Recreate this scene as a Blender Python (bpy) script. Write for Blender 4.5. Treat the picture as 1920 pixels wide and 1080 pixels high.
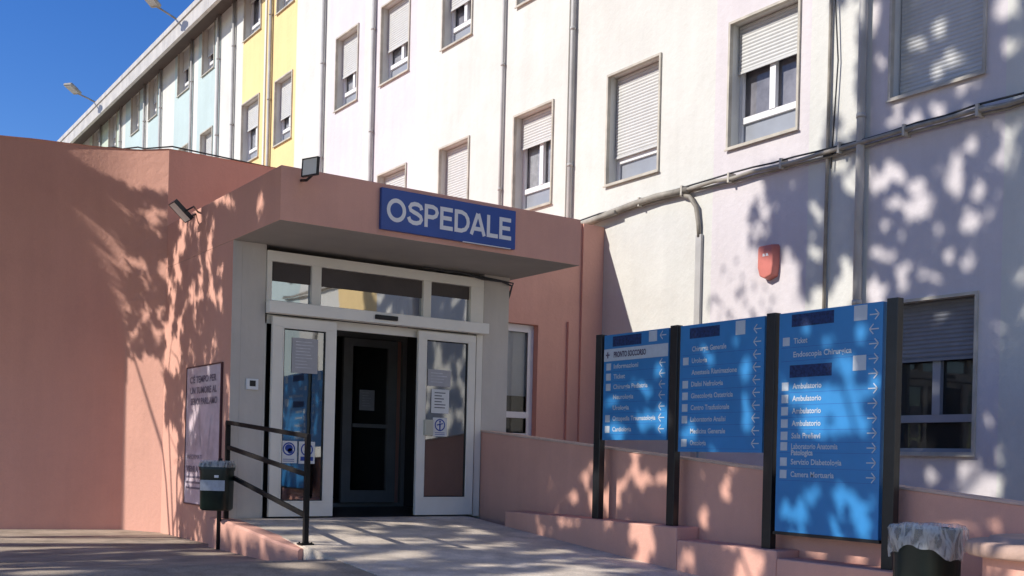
import bpy, bmesh, math, random
from mathutils import Vector, Matrix, noise
random.seed(7)
C = bpy.context.scene.collection
for o in list(bpy.data.objects): bpy.data.objects.remove(o)
sc = bpy.context.scene
PI = math.pi
# ------------------------------------------------------------------ camera, sky, sun, exposure
TH = math.atan(1401/2030.); ROLL = .024; CAMH = .70
FW = Vector((math.sin(TH), math.cos(TH), 0)); RT = Vector((math.cos(TH), -math.sin(TH), 0))
cd = bpy.data.cameras.new('camera'); cam = bpy.data.objects.new('camera', cd); C.objects.link(cam)
cam.matrix_world = Matrix.Translation((0, 0, CAMH)) @ Matrix.Rotation(-TH, 4, 'Z') @ Matrix.Rotation(PI/2, 4, 'X') @ Matrix.Rotation(ROLL, 4, 'Z')
cd.sensor_width = 36; cd.lens = 36*2030/1920.; cd.shift_y = (858-540)/1920.
cd.clip_start = .05; cd.clip_end = 2000
sc.camera = cam
sc.render.resolution_x = 1024; sc.render.resolution_y = 576
EL = math.radians(34); AZ = math.radians(17)
lh = RT*math.cos(AZ)+FW*math.sin(AZ)                       # where the sunlight travels, on the plan
L = Vector((lh.x*math.cos(EL), lh.y*math.cos(EL), -math.sin(EL)))
w = bpy.data.worlds.new('World'); sc.world = w; w.use_nodes = True
nt = w.node_tree; nt.nodes.clear()
sky = nt.nodes.new('ShaderNodeTexSky'); sky.sky_type = 'NISHITA'; sky.sun_disc = False
sky.sun_elevation = EL; sky.sun_rotation = math.atan2(-L.x, -L.y)
sky.air_density = 1.0; sky.dust_density = .25; sky.ozone_density = 3.0; sky.altitude = 300
bg = nt.nodes.new('ShaderNodeBackground'); bg.inputs[1].default_value = .132
ou = nt.nodes.new('ShaderNodeOutputWorld')
hs = nt.nodes.new('ShaderNodeHueSaturation'); hs.inputs['Saturation'].default_value = 1.34; hs.inputs['Hue'].default_value = .517
nt.links.new(sky.outputs[0], hs.inputs['Color']); nt.links.new(hs.outputs[0], bg.inputs[0]); nt.links.new(bg.outputs[0], ou.inputs[0])
sd = bpy.data.lights.new('sun', 'SUN'); sd.energy = 4.2; sd.angle = math.radians(.53); sd.color = (1, .945, .86)
so = bpy.data.objects.new('sun', sd); C.objects.link(so); so.rotation_euler = L.to_track_quat('-Z', 'Y').to_euler(); so.location = (-20, 10, 20)
sc.view_settings.view_transform = 'Standard'; sc.view_settings.look = 'None'
sc.view_settings.exposure = .25; sc.view_settings.gamma = 1
try: sc.cycles.max_bounces = 8
except Exception: pass

# ------------------------------------------------------------------ camera maths used to choose real positions
def proj(p):
    dep = p.x*FW.x+p.y*FW.y
    if dep < .1: return None
    a = (p.x*RT.x+p.y*RT.y)/dep*2030; b = -(p.z-CAMH)/dep*2030
    c, s = math.cos(ROLL), math.sin(ROLL)
    return (960+a*c-b*s, 858+a*s+b*c)
# ------------------------------------------------------------------ materials
MATS = {}
def mat(name, col, rough=.8, var=.06, scale=3., bump=0., bscale=60., metal=0., streak=0., spec=.4, dirt=None, fine=0.):
    m = bpy.data.materials.new(name); m.use_nodes = True; t = m.node_tree; N = t.nodes; K = t.links
    p = N['Principled BSDF']; p.inputs['Roughness'].default_value = rough; p.inputs['Metallic'].default_value = metal
    p.inputs['Specular IOR Level'].default_value = spec
    tc = N.new('ShaderNodeTexCoord')
    def nz(sc_, det=5, vec=None, rough_=.6):
        n = N.new('ShaderNodeTexNoise'); n.inputs['Scale'].default_value = sc_; n.inputs['Detail'].default_value = det
        n.inputs['Roughness'].default_value = rough_
        K.new(vec or tc.outputs['Object'], n.inputs['Vector']); return n
    def mul(a, f, lo, hi):
        mr = N.new('ShaderNodeMapRange'); mr.inputs[1].default_value = .3; mr.inputs[2].default_value = .7
        mr.inputs[3].default_value = lo; mr.inputs[4].default_value = hi; K.new(f, mr.inputs[0])
        mx = N.new('ShaderNodeMix'); mx.data_type = 'RGBA'; mx.blend_type = 'MULTIPLY'; mx.inputs[0].default_value = 1
        K.new(a, mx.inputs[6]); K.new(mr.outputs[0], mx.inputs[7]); return mx.outputs[2]
    rgb = N.new('ShaderNodeRGB'); rgb.outputs[0].default_value = (*col, 1); c = rgb.outputs[0]
    c = mul(c, nz(scale).outputs[0], 1-var*1.3, 1+var*.7)
    if fine: c = mul(c, nz(90, 2).outputs[0], 1-fine, 1+fine)
    if streak:
        mp = N.new('ShaderNodeMapping'); mp.inputs['Scale'].default_value = (2.6, 2.6, .3); K.new(tc.outputs['Object'], mp.inputs[0])
        c = mul(c, nz(1.3, 6, mp.outputs[0], .65).outputs[0], 1-streak, 1+streak*.2)
    if dirt:
        n = nz(1.1, 8, None, .7); mr = N.new('ShaderNodeMapRange'); mr.inputs[1].default_value = .5; mr.inputs[2].default_value = .68
        mr.inputs[3].default_value = 0; mr.inputs[4].default_value = dirt[1]; K.new(n.outputs[0], mr.inputs[0])
        mx = N.new('ShaderNodeMix'); mx.data_type = 'RGBA'; K.new(mr.outputs[0], mx.inputs[0]); K.new(c, mx.inputs[6]); mx.inputs[7].default_value = (*dirt[0], 1)
        c = mx.outputs[2]
    K.new(c, p.inputs['Base Color'])
    if bump:
        b = N.new('ShaderNodeBump'); b.inputs['Strength'].default_value = bump; b.inputs['Distance'].default_value = .02
        K.new(nz(bscale, 6).outputs[0], b.inputs['Height']); K.new(b.outputs[0], p.inputs['Normal'])
    MATS[name] = m; return m
PLB = dict(rough=.9, var=.05, scale=.8, bump=.45, bscale=9, streak=.07, spec=.15, fine=.02)
mat('white_plaster', (.67, .665, .62), dirt=((.54, .52, .47), .3), **PLB)
mat('lilac_plaster', (.665, .62, .63), dirt=((.56, .52, .53), .25), **PLB)
mat('yellow_plaster', (.83, .62, .31), **PLB)
mat('blue_plaster', (.49, .59, .58), **PLB)
mat('green_plaster', (.52, .59, .49), **PLB)
PKB = dict(rough=.9, var=.07, scale=1.1, bump=.35, bscale=16, streak=.07, spec=.15, fine=.03)
mat('pink_plaster', (.74, .405, .315), dirt=((.60, .32, .25), .25), **PKB)
mat('pink_cap', (.66, .47, .38), rough=.85, var=.12, scale=5, bump=.2, spec=.2)
mat('pier_stone', (.50, .34, .27), rough=.85, var=.14, scale=4, bump=.3, bscale=30, dirt=((.3, .24, .2), .5))
mat('grey_plaster', (.64, .585, .52), rough=.9, var=.06, scale=2, bump=.15, bscale=12, streak=.1, spec=.15)
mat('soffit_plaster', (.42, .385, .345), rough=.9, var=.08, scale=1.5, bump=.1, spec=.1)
mat('ramp_concrete', (.78, .67, .55), rough=.65, var=.26, scale=3.2, bump=.4, bscale=55, dirt=((.48, .41, .34), .7), fine=.2)
mat('street_asphalt', (.46, .375, .29), rough=.95, var=.32, scale=2.5, bump=.5, bscale=70, dirt=((.30, .25, .21), .6), fine=.25)
mat('aluminium', (.84, .79, .69), rough=.4, var=.05, scale=3, spec=.4)
mat('door_header_paint', (.90, .86, .77), rough=.45, var=.04, scale=3)
mat('inner_frame', (.26, .25, .24), rough=.5, var=.1)
mat('painted_reflection', (.09, .075, .07), rough=.55, var=.15, scale=2, spec=.2)  # flat dark tone painted as the canopy underside mirrored in the transom
mat('dark_seal', (.015, .015, .016), rough=.5, var=.1)
mat('window_trim', (.52, .48, .40), rough=.55, var=.2, scale=4)
mat('white_pvc', (.78, .78, .78), rough=.4, var=.03)
mat('shutter_slats', (.57, .575, .56), rough=.6, var=.05, scale=6)
mat('lower_panel', (.30, .32, .36), rough=.35, var=.08)
mat('grey_sash', (.30, .31, .34), rough=.45, var=.06)
mat('dark_shutter', (.20, .21, .24), rough=.55, var=.08, scale=6)
mat('steel_pipe', (.50, .49, .47), rough=.5, var=.15, scale=2, streak=.2)
mat('conduit_grey', (.34, .31, .26), rough=.6, var=.25, scale=5)
mat('black_cable', (.04, .04, .042), rough=.6)
mat('eave_metal', (.55, .52, .48), rough=.55, var=.12, scale=2, streak=.15)
mat('dark_roof', (.12, .10, .09), rough=.9)
mat('black_paint', (.012, .012, .014), rough=.35, var=.3, scale=8, spec=.5)
mat('rail_paint', (.010, .009, .009), rough=.6, var=.3, scale=8, spec=.25)
mat('board_blue', (.035, .225, .52), rough=.36, var=.10, scale=2, spec=.4)
mat('patch_navy', (.012, .035, .13), rough=.6, var=.5, scale=40)
mat('board_white', (.50, .56, .62), rough=.5, var=.06, scale=20)
mat('board_ink', (.10, .09, .14), rough=.5)
mat('sign_blue', (.03, .085, .33), rough=.35, var=.08, scale=3)
mat('sign_white', (.78, .78, .78), rough=.4, var=.03)
mat('paper', (.72, .72, .70), rough=.7, var=.04, scale=12)
mat('grey_paper', (.42, .41, .42), rough=.6, var=.05, scale=12)
mat('notice_blue', (.02, .06, .32), rough=.5)
mat('ink', (.05, .05, .07), rough=.7)
mat('wall_red', (.60, .19, .15), rough=.4, var=.08, scale=6)
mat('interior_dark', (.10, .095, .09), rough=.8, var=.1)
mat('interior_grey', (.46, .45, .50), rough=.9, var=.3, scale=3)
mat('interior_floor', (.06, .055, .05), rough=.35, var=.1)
mat('bin_green', (.008, .018, .014), rough=.35, var=.2, scale=8)
mat('label_plate', (.42, .45, .50), rough=.4, var=.2, scale=14)
mat('bark', (.13, .10, .075), rough=.95, var=.3, scale=6, bump=.8, bscale=18)
mat('lamp_glass', (.85, .85, .82), rough=.3, var=.05)
mat('box_beige', (.55, .53, .42), rough=.5)
mat('poster_pink', (.72, .60, .66), rough=.25, var=.25, scale=3.5, dirt=((.72, .68, .74), .9))
mat('poster_ink', (.20, .17, .22), rough=.5)
mat('poster_frame', (.10, .045, .05), rough=.4)
mat('curtain', (.60, .60, .62), rough=.9, var=.2, scale=10)
def glassy(name, tint, ior_f, alpha):
    m = bpy.data.materials.new(name); m.use_nodes = True; N = m.node_tree.nodes; K = m.node_tree.links; N.clear()
    o = N.new('ShaderNodeOutputMaterial'); g = N.new('ShaderNodeBsdfGlossy'); g.inputs['Roughness'].default_value = .02
    t = N.new('ShaderNodeBsdfTransparent'); t.inputs[0].default_value = (*tint, 1)
    f = N.new('ShaderNodeFresnel'); f.inputs[0].default_value = ior_f
    n = N.new('ShaderNodeTexNoise'); n.inputs['Scale'].default_value = 2.5; tc = N.new('ShaderNodeTexCoord'); K.new(tc.outputs['Object'], n.inputs[0])
    b = N.new('ShaderNodeBump'); b.inputs['Strength'].default_value = .03; b.inputs['Distance'].default_value = .02; K.new(n.outputs[0], b.inputs['Height']); K.new(b.outputs[0], g.inputs['Normal'])
    a = N.new('ShaderNodeMath'); a.operation = 'ADD'; a.use_clamp = True; a.inputs[1].default_value = alpha; K.new(f.outputs[0], a.inputs[0])
    x = N.new('ShaderNodeMixShader'); K.new(a.outputs[0], x.inputs[0]); K.new(t.outputs[0], x.inputs[1]); K.new(g.outputs[0], x.inputs[2]); K.new(x.outputs[0], o.inputs[0])
    MATS[name] = m
glassy('door_glass', (.45, .48, .5), 1.5, .30)
glassy('transom_glass', (.3, .3, .32), 1.6, .5)
glassy('window_glass', (.75, .76, .78), 1.45, .02)
def bagmat():
    m = bpy.data.materials.new('bag_plastic'); m.use_nodes = True; N = m.node_tree.nodes; K = m.node_tree.links
    p = N['Principled BSDF']; p.inputs['Base Color'].default_value = (.80, .82, .80, 1); p.inputs['Roughness'].default_value = .18
    o = N['Material Output']; t = N.new('ShaderNodeBsdfTransparent'); t.inputs[0].default_value = (.93, .94, .94, 1); x = N.new('ShaderNodeMixShader')
    tc = N.new('ShaderNodeTexCoord'); mp = N.new('ShaderNodeMapping'); mp.inputs['Scale'].default_value = (7, 7, 2.2); K.new(tc.outputs['Object'], mp.inputs[0])
    n = N.new('ShaderNodeTexVoronoi'); n.feature = 'DISTANCE_TO_EDGE'; n.inputs['Scale'].default_value = 1.6; n.inputs['Randomness'].default_value = 1
    d = N.new('ShaderNodeTexNoise'); d.inputs['Scale'].default_value = 1.1; d.inputs['Detail'].default_value = 3; K.new(mp.outputs[0], d.inputs[0])
    ad = N.new('ShaderNodeVectorMath'); ad.operation = 'MULTIPLY_ADD'; ad.inputs[1].default_value = (2.6, 2.6, 2.6); K.new(d.outputs['Color'], ad.inputs[0]); K.new(mp.outputs[0], ad.inputs[2]); K.new(ad.outputs[0], n.inputs['Vector'])
    r = N.new('ShaderNodeMapRange'); r.inputs[1].default_value = .0; r.inputs[2].default_value = .10; r.inputs[2].default_value = .22; r.inputs[3].default_value = .50; r.inputs[4].default_value = .24; K.new(n.outputs['Distance'], r.inputs[0])
    b = N.new('ShaderNodeBump'); b.invert = True; b.inputs['Strength'].default_value = .8; b.inputs['Distance'].default_value = .006; K.new(n.outputs['Distance'], b.inputs['Height']); K.new(b.outputs[0], p.inputs['Normal'])
    K.new(r.outputs[0], x.inputs[0]); K.new(t.outputs[0], x.inputs[1]); K.new(p.outputs[0], x.inputs[2]); K.new(x.outputs[0], o.inputs[0])
    MATS['bag_plastic'] = m
bagmat()
def leafmat(name, c1, c2):
    m = bpy.data.materials.new(name); m.use_nodes = True; N = m.node_tree.nodes; K = m.node_tree.links
    p = N['Principled BSDF']; p.inputs['Roughness'].default_value = .55
    g = N.new('ShaderNodeNewGeometry'); mx = N.new('ShaderNodeMix'); mx.data_type = 'RGBA'
    K.new(g.outputs['Random Per Island'], mx.inputs[0]); mx.inputs[6].default_value = (*c1, 1); mx.inputs[7].default_value = (*c2, 1)
    K.new(mx.outputs[2], p.inputs['Base Color']); MATS[name] = m
leafmat('leaf_green', (.035, .065, .02), (.10, .13, .045))
leafmat('leaf_olive', (.05, .075, .03), (.11, .13, .06))
# ------------------------------------------------------------------ mesh helpers
def NB(): return bmesh.new()
def box(bm, x0, x1, y0, y1, z0, z1, M=None, mi=0):
    if x0 > x1: x0, x1 = x1, x0
    if y0 > y1: y0, y1 = y1, y0
    vs = [Vector(p) for p in ((x0,y0,z0),(x1,y0,z0),(x1,y1,z0),(x0,y1,z0),(x0,y0,z1),(x1,y0,z1),(x1,y1,z1),(x0,y1,z1))]
    if M: vs = [M @ v for v in vs]
    v = [bm.verts.new(p) for p in vs]; fs = []
    for f in ((3,2,1,0),(4,5,6,7),(0,1,5,4),(1,2,6,5),(2,3,7,6),(3,0,4,7)):
        q = bm.faces.new([v[i] for i in f]); q.material_index = mi; fs.append(q)
    return fs      # bottom, top, -y, +x, +y, -x
def quad(bm, pts, mi=0):
    f = bm.faces.new([bm.verts.new(p) for p in pts]); f.material_index = mi; return f
def tube(bm, pts, r, seg=10, caps=True, radii=None, mi=0):
    pts = [Vector(p) for p in pts]; rings = []
    prev = None
    for i, p in enumerate(pts):
        d = (pts[min(i+1, len(pts)-1)]-pts[max(i-1, 0)]).normalized()
        if prev is None:
            u = d.orthogonal().normalized()
        else:
            u = (prev-d*prev.dot(d)).normalized()
        prev = u; v = d.cross(u); rr = radii[i] if radii else r
        rings.append([bm.verts.new(p+(u*math.cos(2*PI*k/seg)+v*math.sin(2*PI*k/seg))*rr) for k in range(seg)])
    for a, b in zip(rings, rings[1:]):
        for k in range(seg):
            f = bm.faces.new((a[k], a[(k+1) % seg], b[(k+1) % seg], b[k])); f.smooth = True; f.material_index = mi
    if caps:
        bm.faces.new(rings[0][::-1]).material_index = mi; bm.faces.new(rings[-1]).material_index = mi
def lathe(bm, c, prof, seg=40, smooth=True, wob=None):
    rings = []
    for r, z in prof:
        rings.append([bm.verts.new((c[0]+(r+(wob(k*2*PI/seg, z) if wob else 0))*math.cos(2*PI*k/seg), c[1]+(r+(wob(k*2*PI/seg, z) if wob else 0))*math.sin(2*PI*k/seg), z)) for k in range(seg)])
    for a, b in zip(rings, rings[1:]):
        for k in range(seg):
            f = bm.faces.new((a[k], a[(k+1) % seg], b[(k+1) % seg], b[k])); f.smooth = smooth
    return rings
def prism(bm, poly, z0, z1, mi=0):
    """poly: list of (x,y); z0/z1 floats or functions"""
    g = lambda z, p: z(p) if callable(z) else z
    b = [bm.verts.new((x, y, g(z0, (x, y)))) for x, y in poly]; t = [bm.verts.new((x, y, g(z1, (x, y)))) for x, y in poly]
    n = len(poly)
    for i in range(n): bm.faces.new((b[i], b[(i+1) % n], t[(i+1) % n], t[i])).material_index = mi
    bm.faces.new(b[::-1]).material_index = mi; bm.faces.new(t).material_index = mi
def textb(bm, s, size, org, ux, uy, width=None, bold=0., ext=.001, mi=0, center=False):
    cu = bpy.data.curves.new('t', 'FONT'); cu.body = s; cu.size = size; cu.offset = bold; cu.extrude = 0; cu.resolution_u = 3
    o = bpy.data.objects.new('t', cu); C.objects.link(o)
    dg = bpy.context.evaluated_depsgraph_get(); me = bpy.data.meshes.new_from_object(o.evaluated_get(dg))
    ux = Vector(ux); uy = Vector(uy); n = ux.cross(uy); org = Vector(org)
    if not me.vertices:
        bpy.data.objects.remove(o); return
    xs = [v.co.x for v in me.vertices]; x0, x1 = min(xs), max(xs); k = (width/(x1-x0)) if width else 1
    if center: x0 = (x0+x1)/2
    vs = [bm.verts.new(org+ux*((v.co.x-x0)*k)+uy*v.co.y+n*ext) for v in me.vertices]
    for p in me.polygons:
        try: bm.faces.new([vs[i] for i in p.vertices]).material_index = mi
        except ValueError: pass
    bpy.data.objects.remove(o); bpy.data.curves.remove(cu); bpy.data.meshes.remove(me)
def obj(name, bm, mats, parent=None, bevel=0, label=None, recalc=False):
    if recalc: bmesh.ops.recalc_face_normals(bm, faces=bm.faces)
    me = bpy.data.meshes.new(name); bm.to_mesh(me); bm.free()
    for m in ([mats] if isinstance(mats, str) else mats): me.materials.append(MATS[m])
    o = bpy.data.objects.new(name, me); C.objects.link(o)
    if parent:
        o.parent = parent; bpy.context.view_layer.update() if False else None
        off = Vector((0, 0, 0)); q = parent
        while q: off += q.location; q = q.parent
        o.location = -off
    if bevel:
        b = o.modifiers.new('bevel', 'BEVEL'); b.width = bevel; b.segments = 2; b.limit_method = 'ANGLE'
    if label: o['label'] = label
    return o
def tag(o, label, cat, group=None, kind=None):
    if label: o['label'] = label
    if cat: o['category'] = cat
    if group: o['group'] = group
    if kind: o['kind'] = kind
    return o
def thing(name, loc, label, cat, group=None):
    o = bpy.data.objects.new(name, None); C.objects.link(o); o.location = loc; o.empty_display_size = .2
    return tag(o, label, cat, group)
def node(name, parent):      # an Empty part at its parent's base that carries sub-parts
    o = bpy.data.objects.new(name, None); C.objects.link(o); o.parent = parent; return o
def fr(bm, X0, X1, ya, yb, z0, z1, t, tb=None):      # a rectangular frame lying in a plane X=const
    tb = tb or t
    box(bm, X0, X1, ya, yb, z1-t, z1); box(bm, X0, X1, ya, yb, z0, z0+tb)
    box(bm, X0, X1, ya, ya+t, z0+tb, z1-t); box(bm, X0, X1, yb-t, yb, z0+tb, z1-t)
def fry(bm, xa, xb, Y0, Y1, z0, z1, t, tb=None, tt=None):       # the same in a plane Y=const
    tb = tb or t; tt = tt or t
    box(bm, xa, xb, Y0, Y1, z1-tt, z1); box(bm, xa, xb, Y0, Y1, z0, z0+tb)
    box(bm, xa, xa+t, Y0, Y1, z0+tb, z1-tt); box(bm, xb-t, xb, Y0, Y1, z0+tb, z1-tt)

# ------------------------------------------------------------------ ground
def zr(y): return 0. if y > 10.6 else (-.078*(10.6-y) if y > -2 else -.078*12.6)
def zs(y):
    if y > 9.6: return -.30
    if y > 8.2:
        t = (9.6-y)/1.4; t = t*t*(3-2*t); return -.30*(1-t)+(zr(8.2)-.006)*t
    return zr(y)-.006
bm = NB()
ys = [-400, -60, -20, -10, -6, -4, -2, 0, 2, 4, 6, 7, 8, 8.2]+[8.2+.14*i for i in range(1, 11)]+[10, 12, 20, 60, 500]
xs = [-500, -60, -20, -8, -4, 0, 2, 3.95, 6.75, 10.8, 30, 500]
g = [[bm.verts.new((x, y, zs(y)-(.05 if x > 3.95 and y > 8 else 0))) for x in xs] for y in ys]
for j in range(len(ys)-1):
    for i in range(len(xs)-1): bm.faces.new((g[j][i], g[j][i+1], g[j+1][i+1], g[j+1][i]))
tag(obj('street', bm, 'street_asphalt'), 'worn dusty street in front of the hospital entrance', None, kind='structure')
bm = NB()
yy = [10.95, 10.6, 10, 9.4, 8.8, 8.2, 7, 6, 4, 2, 0, -2, -6]
g = [[bm.verts.new((x, y, zr(y)+.002)) for x in (3.95, 4.6, 5.4, 6.1, 6.75)] for y in yy]
for j in range(len(yy)-1):
    for i in range(4): bm.faces.new((g[j+1][i], g[j+1][i+1], g[j][i+1], g[j][i]))
    a, b = g[j][0].co, g[j+1][0].co
    quad(bm, [a, b, (b.x, b.y, b.z-.3), (a.x, a.y, a.z-.3)])
tag(obj('ramp', bm, 'ramp_concrete'), 'grey concrete ramp rising to the sliding doors', None, kind='structure')
# kerb on the left side of the ramp
bm = NB(); pts = []
n = 14
for i in range(n+1):
    y = 11.0-(11.0-8.95)*i/n
    xo = 3.80 + (.10*((i-10)/4.)**2 if i > 10 else 0)
    top = zr(y)+.006-(0.0 if i < 11 else .03*(i-10)/4.)
    pts.append((y, xo, top))
rows = [[bm.verts.new((xo, y, -.36)), bm.verts.new((xo, y, t-.02)), bm.verts.new((xo+.02, y, t)), bm.verts.new((3.97, y, t+.0))] for y, xo, t in pts]
for a, b in zip(rows, rows[1:]):
    for k in range(3): bm.faces.new((a[k], a[k+1], b[k+1], b[k]))
bm.faces.new([v for v in rows[-1]][::-1])
tag(obj('ramp_kerb', bm, 'pink_plaster', recalc=True), 'low pink plastered kerb wall along the left edge of the ramp', 'kerb')

# ------------------------------------------------------------------ main hospital building
XF = 10.625
hosp = thing('hospital_building', (XF, 10, -.6), 'long white three storey hospital facade with pastel panels and rows of shuttered windows', 'building')
RZ = {1: (4.935, 6.62), 2: (8.54, 10.20), 3: (11.95, 13.40)}
cols = [(5.30, 4.12), (7.87, 6.70), (10.43, 9.24), (13.0, 11.82), (15.55, 14.43), (18.09, 17.03), (20.65, 19.42), (22.87, 21.75), (26.5, 25.4), (28.85, 27.6), (32.3, 31.25), (34.65, 33.5), (37.85, 36.85), (40.0, 39.0), (43.1, 42.0), (45.6, 44.5)]
beh = [(2.75, 1.57), (.2, -.98), (-2.4, -3.6), (-5.0, -6.2), (-7.6, -8.8)]
wins = []
sh = {(7.87, 1): 1.0, (10.43, 1): .50, (13.0, 1): 1.0, (15.55, 1): .42, (18.09, 1): 1.0, (20.65, 1): 1.0, (18.09, 2): .70, (20.65, 2): .74, (22.87, 2): .70, (26.5, 2): .76, (28.85, 2): .55, (15.55, 2): .6}
for hi, lo in cols+beh:
    for r in (1, 2, 3):
        if r == 3 and hi < 12: continue
        if r == 1 and hi > 23: continue
        wins.append((hi, lo, RZ[r][0], RZ[r][1], sh.get((hi, r), random.choice((.35, .6, .8, 1.0))), r))
wins.append((7.9, 6.72, .86, 2.575, .50, 0))
bands = [(50.5, 47, 'green'), (46.2, 41.4, 'green'), (40.8, 38.6, 'blue'), (37.9, 36.4, 'blue'), (35.0, 33.15, 'blue'), (32.7, 30.75, 'blue'), (28.9, 25.2, 'yellow'),
         (23.3, 21.45, 'lilac'), (20.95, 19.1, 'lilac'), (10.7, 9.05, 'lilac'), (8.14, 6.45, 'lilac'), (1.1, -.8, 'yellow'), (-3.0, -5.5, 'blue')]
MI = {'white': 0, 'lilac': 1, 'yellow': 2, 'blue': 3, 'green': 4}
def band(y):
    for a, b, c in bands:
        if b < y < a: return MI[c]
    return 0
ybr = sorted(set([-30., 62.]+[v for q in wins for v in q[:2]]+[v for b in bands for v in b[:2]]))
zbr = sorted(set([-.9, 13.55]+[v for q in wins for v in q[2:4]]))
bm = NB()
vt = {}
def V(x, y, z):
    k = (round(x, 4), round(y, 4), round(z, 4))
    if k not in vt: vt[k] = bm.verts.new(k)
    return vt[k]
for y0, y1 in zip(ybr, ybr[1:]):
    for z0, z1 in zip(zbr, zbr[1:]):
        ym, zm = (y0+y1)/2, (z0+z1)/2
        if any(l < ym < h and a < zm < b for h, l, a, b, *_ in wins): continue
        bm.faces.new((V(XF, y0, z0), V(XF, y0, z1), V(XF, y1, z1), V(XF, y1, z0))).material_index = band(ym)
D = .24
for h, l, a, b, *_ in wins:
    mi = 0
    for p in (((l, a), (h, a)), ((h, a), (h, b)), ((h, b), (l, b)), ((l, b), (l, a))):
        (ya, za), (yb, zb) = p
        bm.faces.new((bm.verts.new((XF, ya, za)), bm.verts.new((XF, yb, zb)), bm.verts.new((XF+D+.06, yb, zb)), bm.verts.new((XF+D+.06, ya, za)))).material_index = mi
quad(bm, [(XF, -30, -.9), (XF+14, -30, -.9), (XF+14, -30, 13.55), (XF, -30, 13.55)])
quad(bm, [(XF, 62, -.9), (XF+14, 62, -.9), (XF+14, 62, 13.55), (XF, 62, 13.55)])
quad(bm, [(XF+14, -30, -.9), (XF+14, 62, -.9), (XF+14, 62, 13.55), (XF+14, -30, 13.55)])
obj('facade_wall', bm, ['white_plaster', 'lilac_plaster', 'yellow_plaster', 'blue_plaster', 'green_plaster'], hosp)
# eave
bm = NB()
for y in range(-30, 62, 4):
    box(bm, 9.98, 10.06, y, y+3.985, 13.05, 13.62)
    box(bm, 9.94, 9.98, y, y+3.985, 13.50, 13.66)
    box(bm, 9.95, 9.98, y, y+3.985, 13.05, 13.10)
box(bm, 10.06, XF+14, -30, 62, 13.56, 13.72)
obj('eave_fascia', bm, 'eave_metal', hosp)
bm = NB(); box(bm, 10.06, XF+.0, -30, 62, 13.30, 13.36)
obj('eave_soffit', bm, 'dark_roof', hosp)
def window(h, l, a, b, s, r):
    W = node('window', hosp)
    bm = NB(); fr(bm, XF-.03, XF+.03, l-.022, h+.022, a-.022, b+.022, .034, .036)
    box(bm, XF-.05, XF-.03, l-.035, h+.035, a-.034, a-.012)
    obj('frame', bm, 'window_trim', W)
    X = XF+D
    bm = NB(); fr(bm, X-.05, X+.01, l+.003, h-.003, a+.003, b-.003, .055)
    zt = a+.40; ym = (h+l)/2
    box(bm, X-.05, X+.01, l+.058, h-.058, zt-.05, zt+.035)
    box(bm, X-.06, X+.0, ym-.05, ym+.05, zt+.035, b-.058)
    obj('sash', bm, 'white_pvc' if r else 'grey_sash', W)
    bm = NB(); quad(bm, [(X, l+.02, a+.02), (X, l+.02, b-.02), (X, h-.02, b-.02), (X, h-.02, a+.02)])
    obj('glass_pane', bm, 'window_glass', W)
    bm = NB(); quad(bm, [(X+.05, l, a), (X+.05, l, b), (X+.05, h, b), (X+.05, h, a)])
    if r and random.random() < .8:
        wq = random.uniform(.25, .7)
        box(bm, X+.035, X+.04, h-.08-wq, h-.06, a+.05, b, mi=1)
        y0 = l+.1
        box(bm, X+.03, X+.04, y0, y0+.16, a+.05, b, mi=1)
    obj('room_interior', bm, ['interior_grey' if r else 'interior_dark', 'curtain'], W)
    if r:
        bm = NB(); box(bm, X-.012, X-.004, l+.058, h-.058, a+.056, zt-.05); obj('lower_panel', bm, 'lower_panel', W)
    if s > 0:
        bm = NB(); z = b-.01; zb = b-(b-a-.42)*s if s < 1 else a+.45
        if s >= 1 and (h, r) == (7.87, 1): zb = a+.05
        xx = X-.09
        while z > zb+.01:
            q = max(z-.048, zb)
            v = [bm.verts.new((xx, l+.02, z)), bm.verts.new((xx, h-.02, z)), bm.verts.new((xx-.007, h-.02, z*.45+q*.55)), bm.verts.new((xx-.007, l+.02, z*.45+q*.55)), bm.verts.new((xx, h-.02, q+.004)), bm.verts.new((xx, l+.02, q+.004))]
            bm.faces.new((v[0], v[1], v[2], v[3])); bm.faces.new((v[3], v[2], v[4], v[5])); z = q
            if q <= zb: break
        box(bm, xx-.014, xx+.006, l+.02, h-.02, zb-.03, zb+.002)
        box(bm, xx+.01, xx+.014, l+.02, h-.02, zb, b-.01)
        obj('roller_shutter', bm, 'shutter_slats' if r else 'dark_shutter', W)
for q in wins: window(*q)
# downpipes and joint strips on the facade
for y, r, z0, z1 in ((8.22, .05, -.6, 13.4), (13.87, .04, 0, 13.4), (15.9, .03, 0, 13.4), (20.93, .042, 0, 13.4), (23.5, .042, 0, 13.4), (26.78, .045, 0, 13.4), (29.5, .045, 0, 13.4), (30.75, .042, 0, 13.4), (33.15, .042, 0, 13.4), (36.35, .042, 0, 13.4), (38.2, .042, 0, 13.4), (41.3, .042, 0, 13.4), (44.2, .042, 0, 13.4), (2.9, .06, -.8, 13.4), (-2.0, .06, -.8, 13.4)):
    bm = NB(); X = XF-r-.02
    tube(bm, [(X, y, z0), (X, y, z1)], r, 14)
    for z in [z0+1.0+2.2*i for i in range(int((z1-z0)/2.2))]:
        tube(bm, [(X, y, z), (X, y, z+.05)], r+.008, 14)
        box(bm, X, XF, y-.012, y+.012, z+.01, z+.04)
    obj('downpipe', bm, 'steel_pipe', hosp)
for y in (14.06, 21.13, 23.7, 27.2, 29.75, 31.0):
    bm = NB(); box(bm, XF-.035, XF-.003, y-.05, y+.05, 0, 13.3)
    obj('joint_strip', bm, 'white_plaster', hosp)
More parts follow.
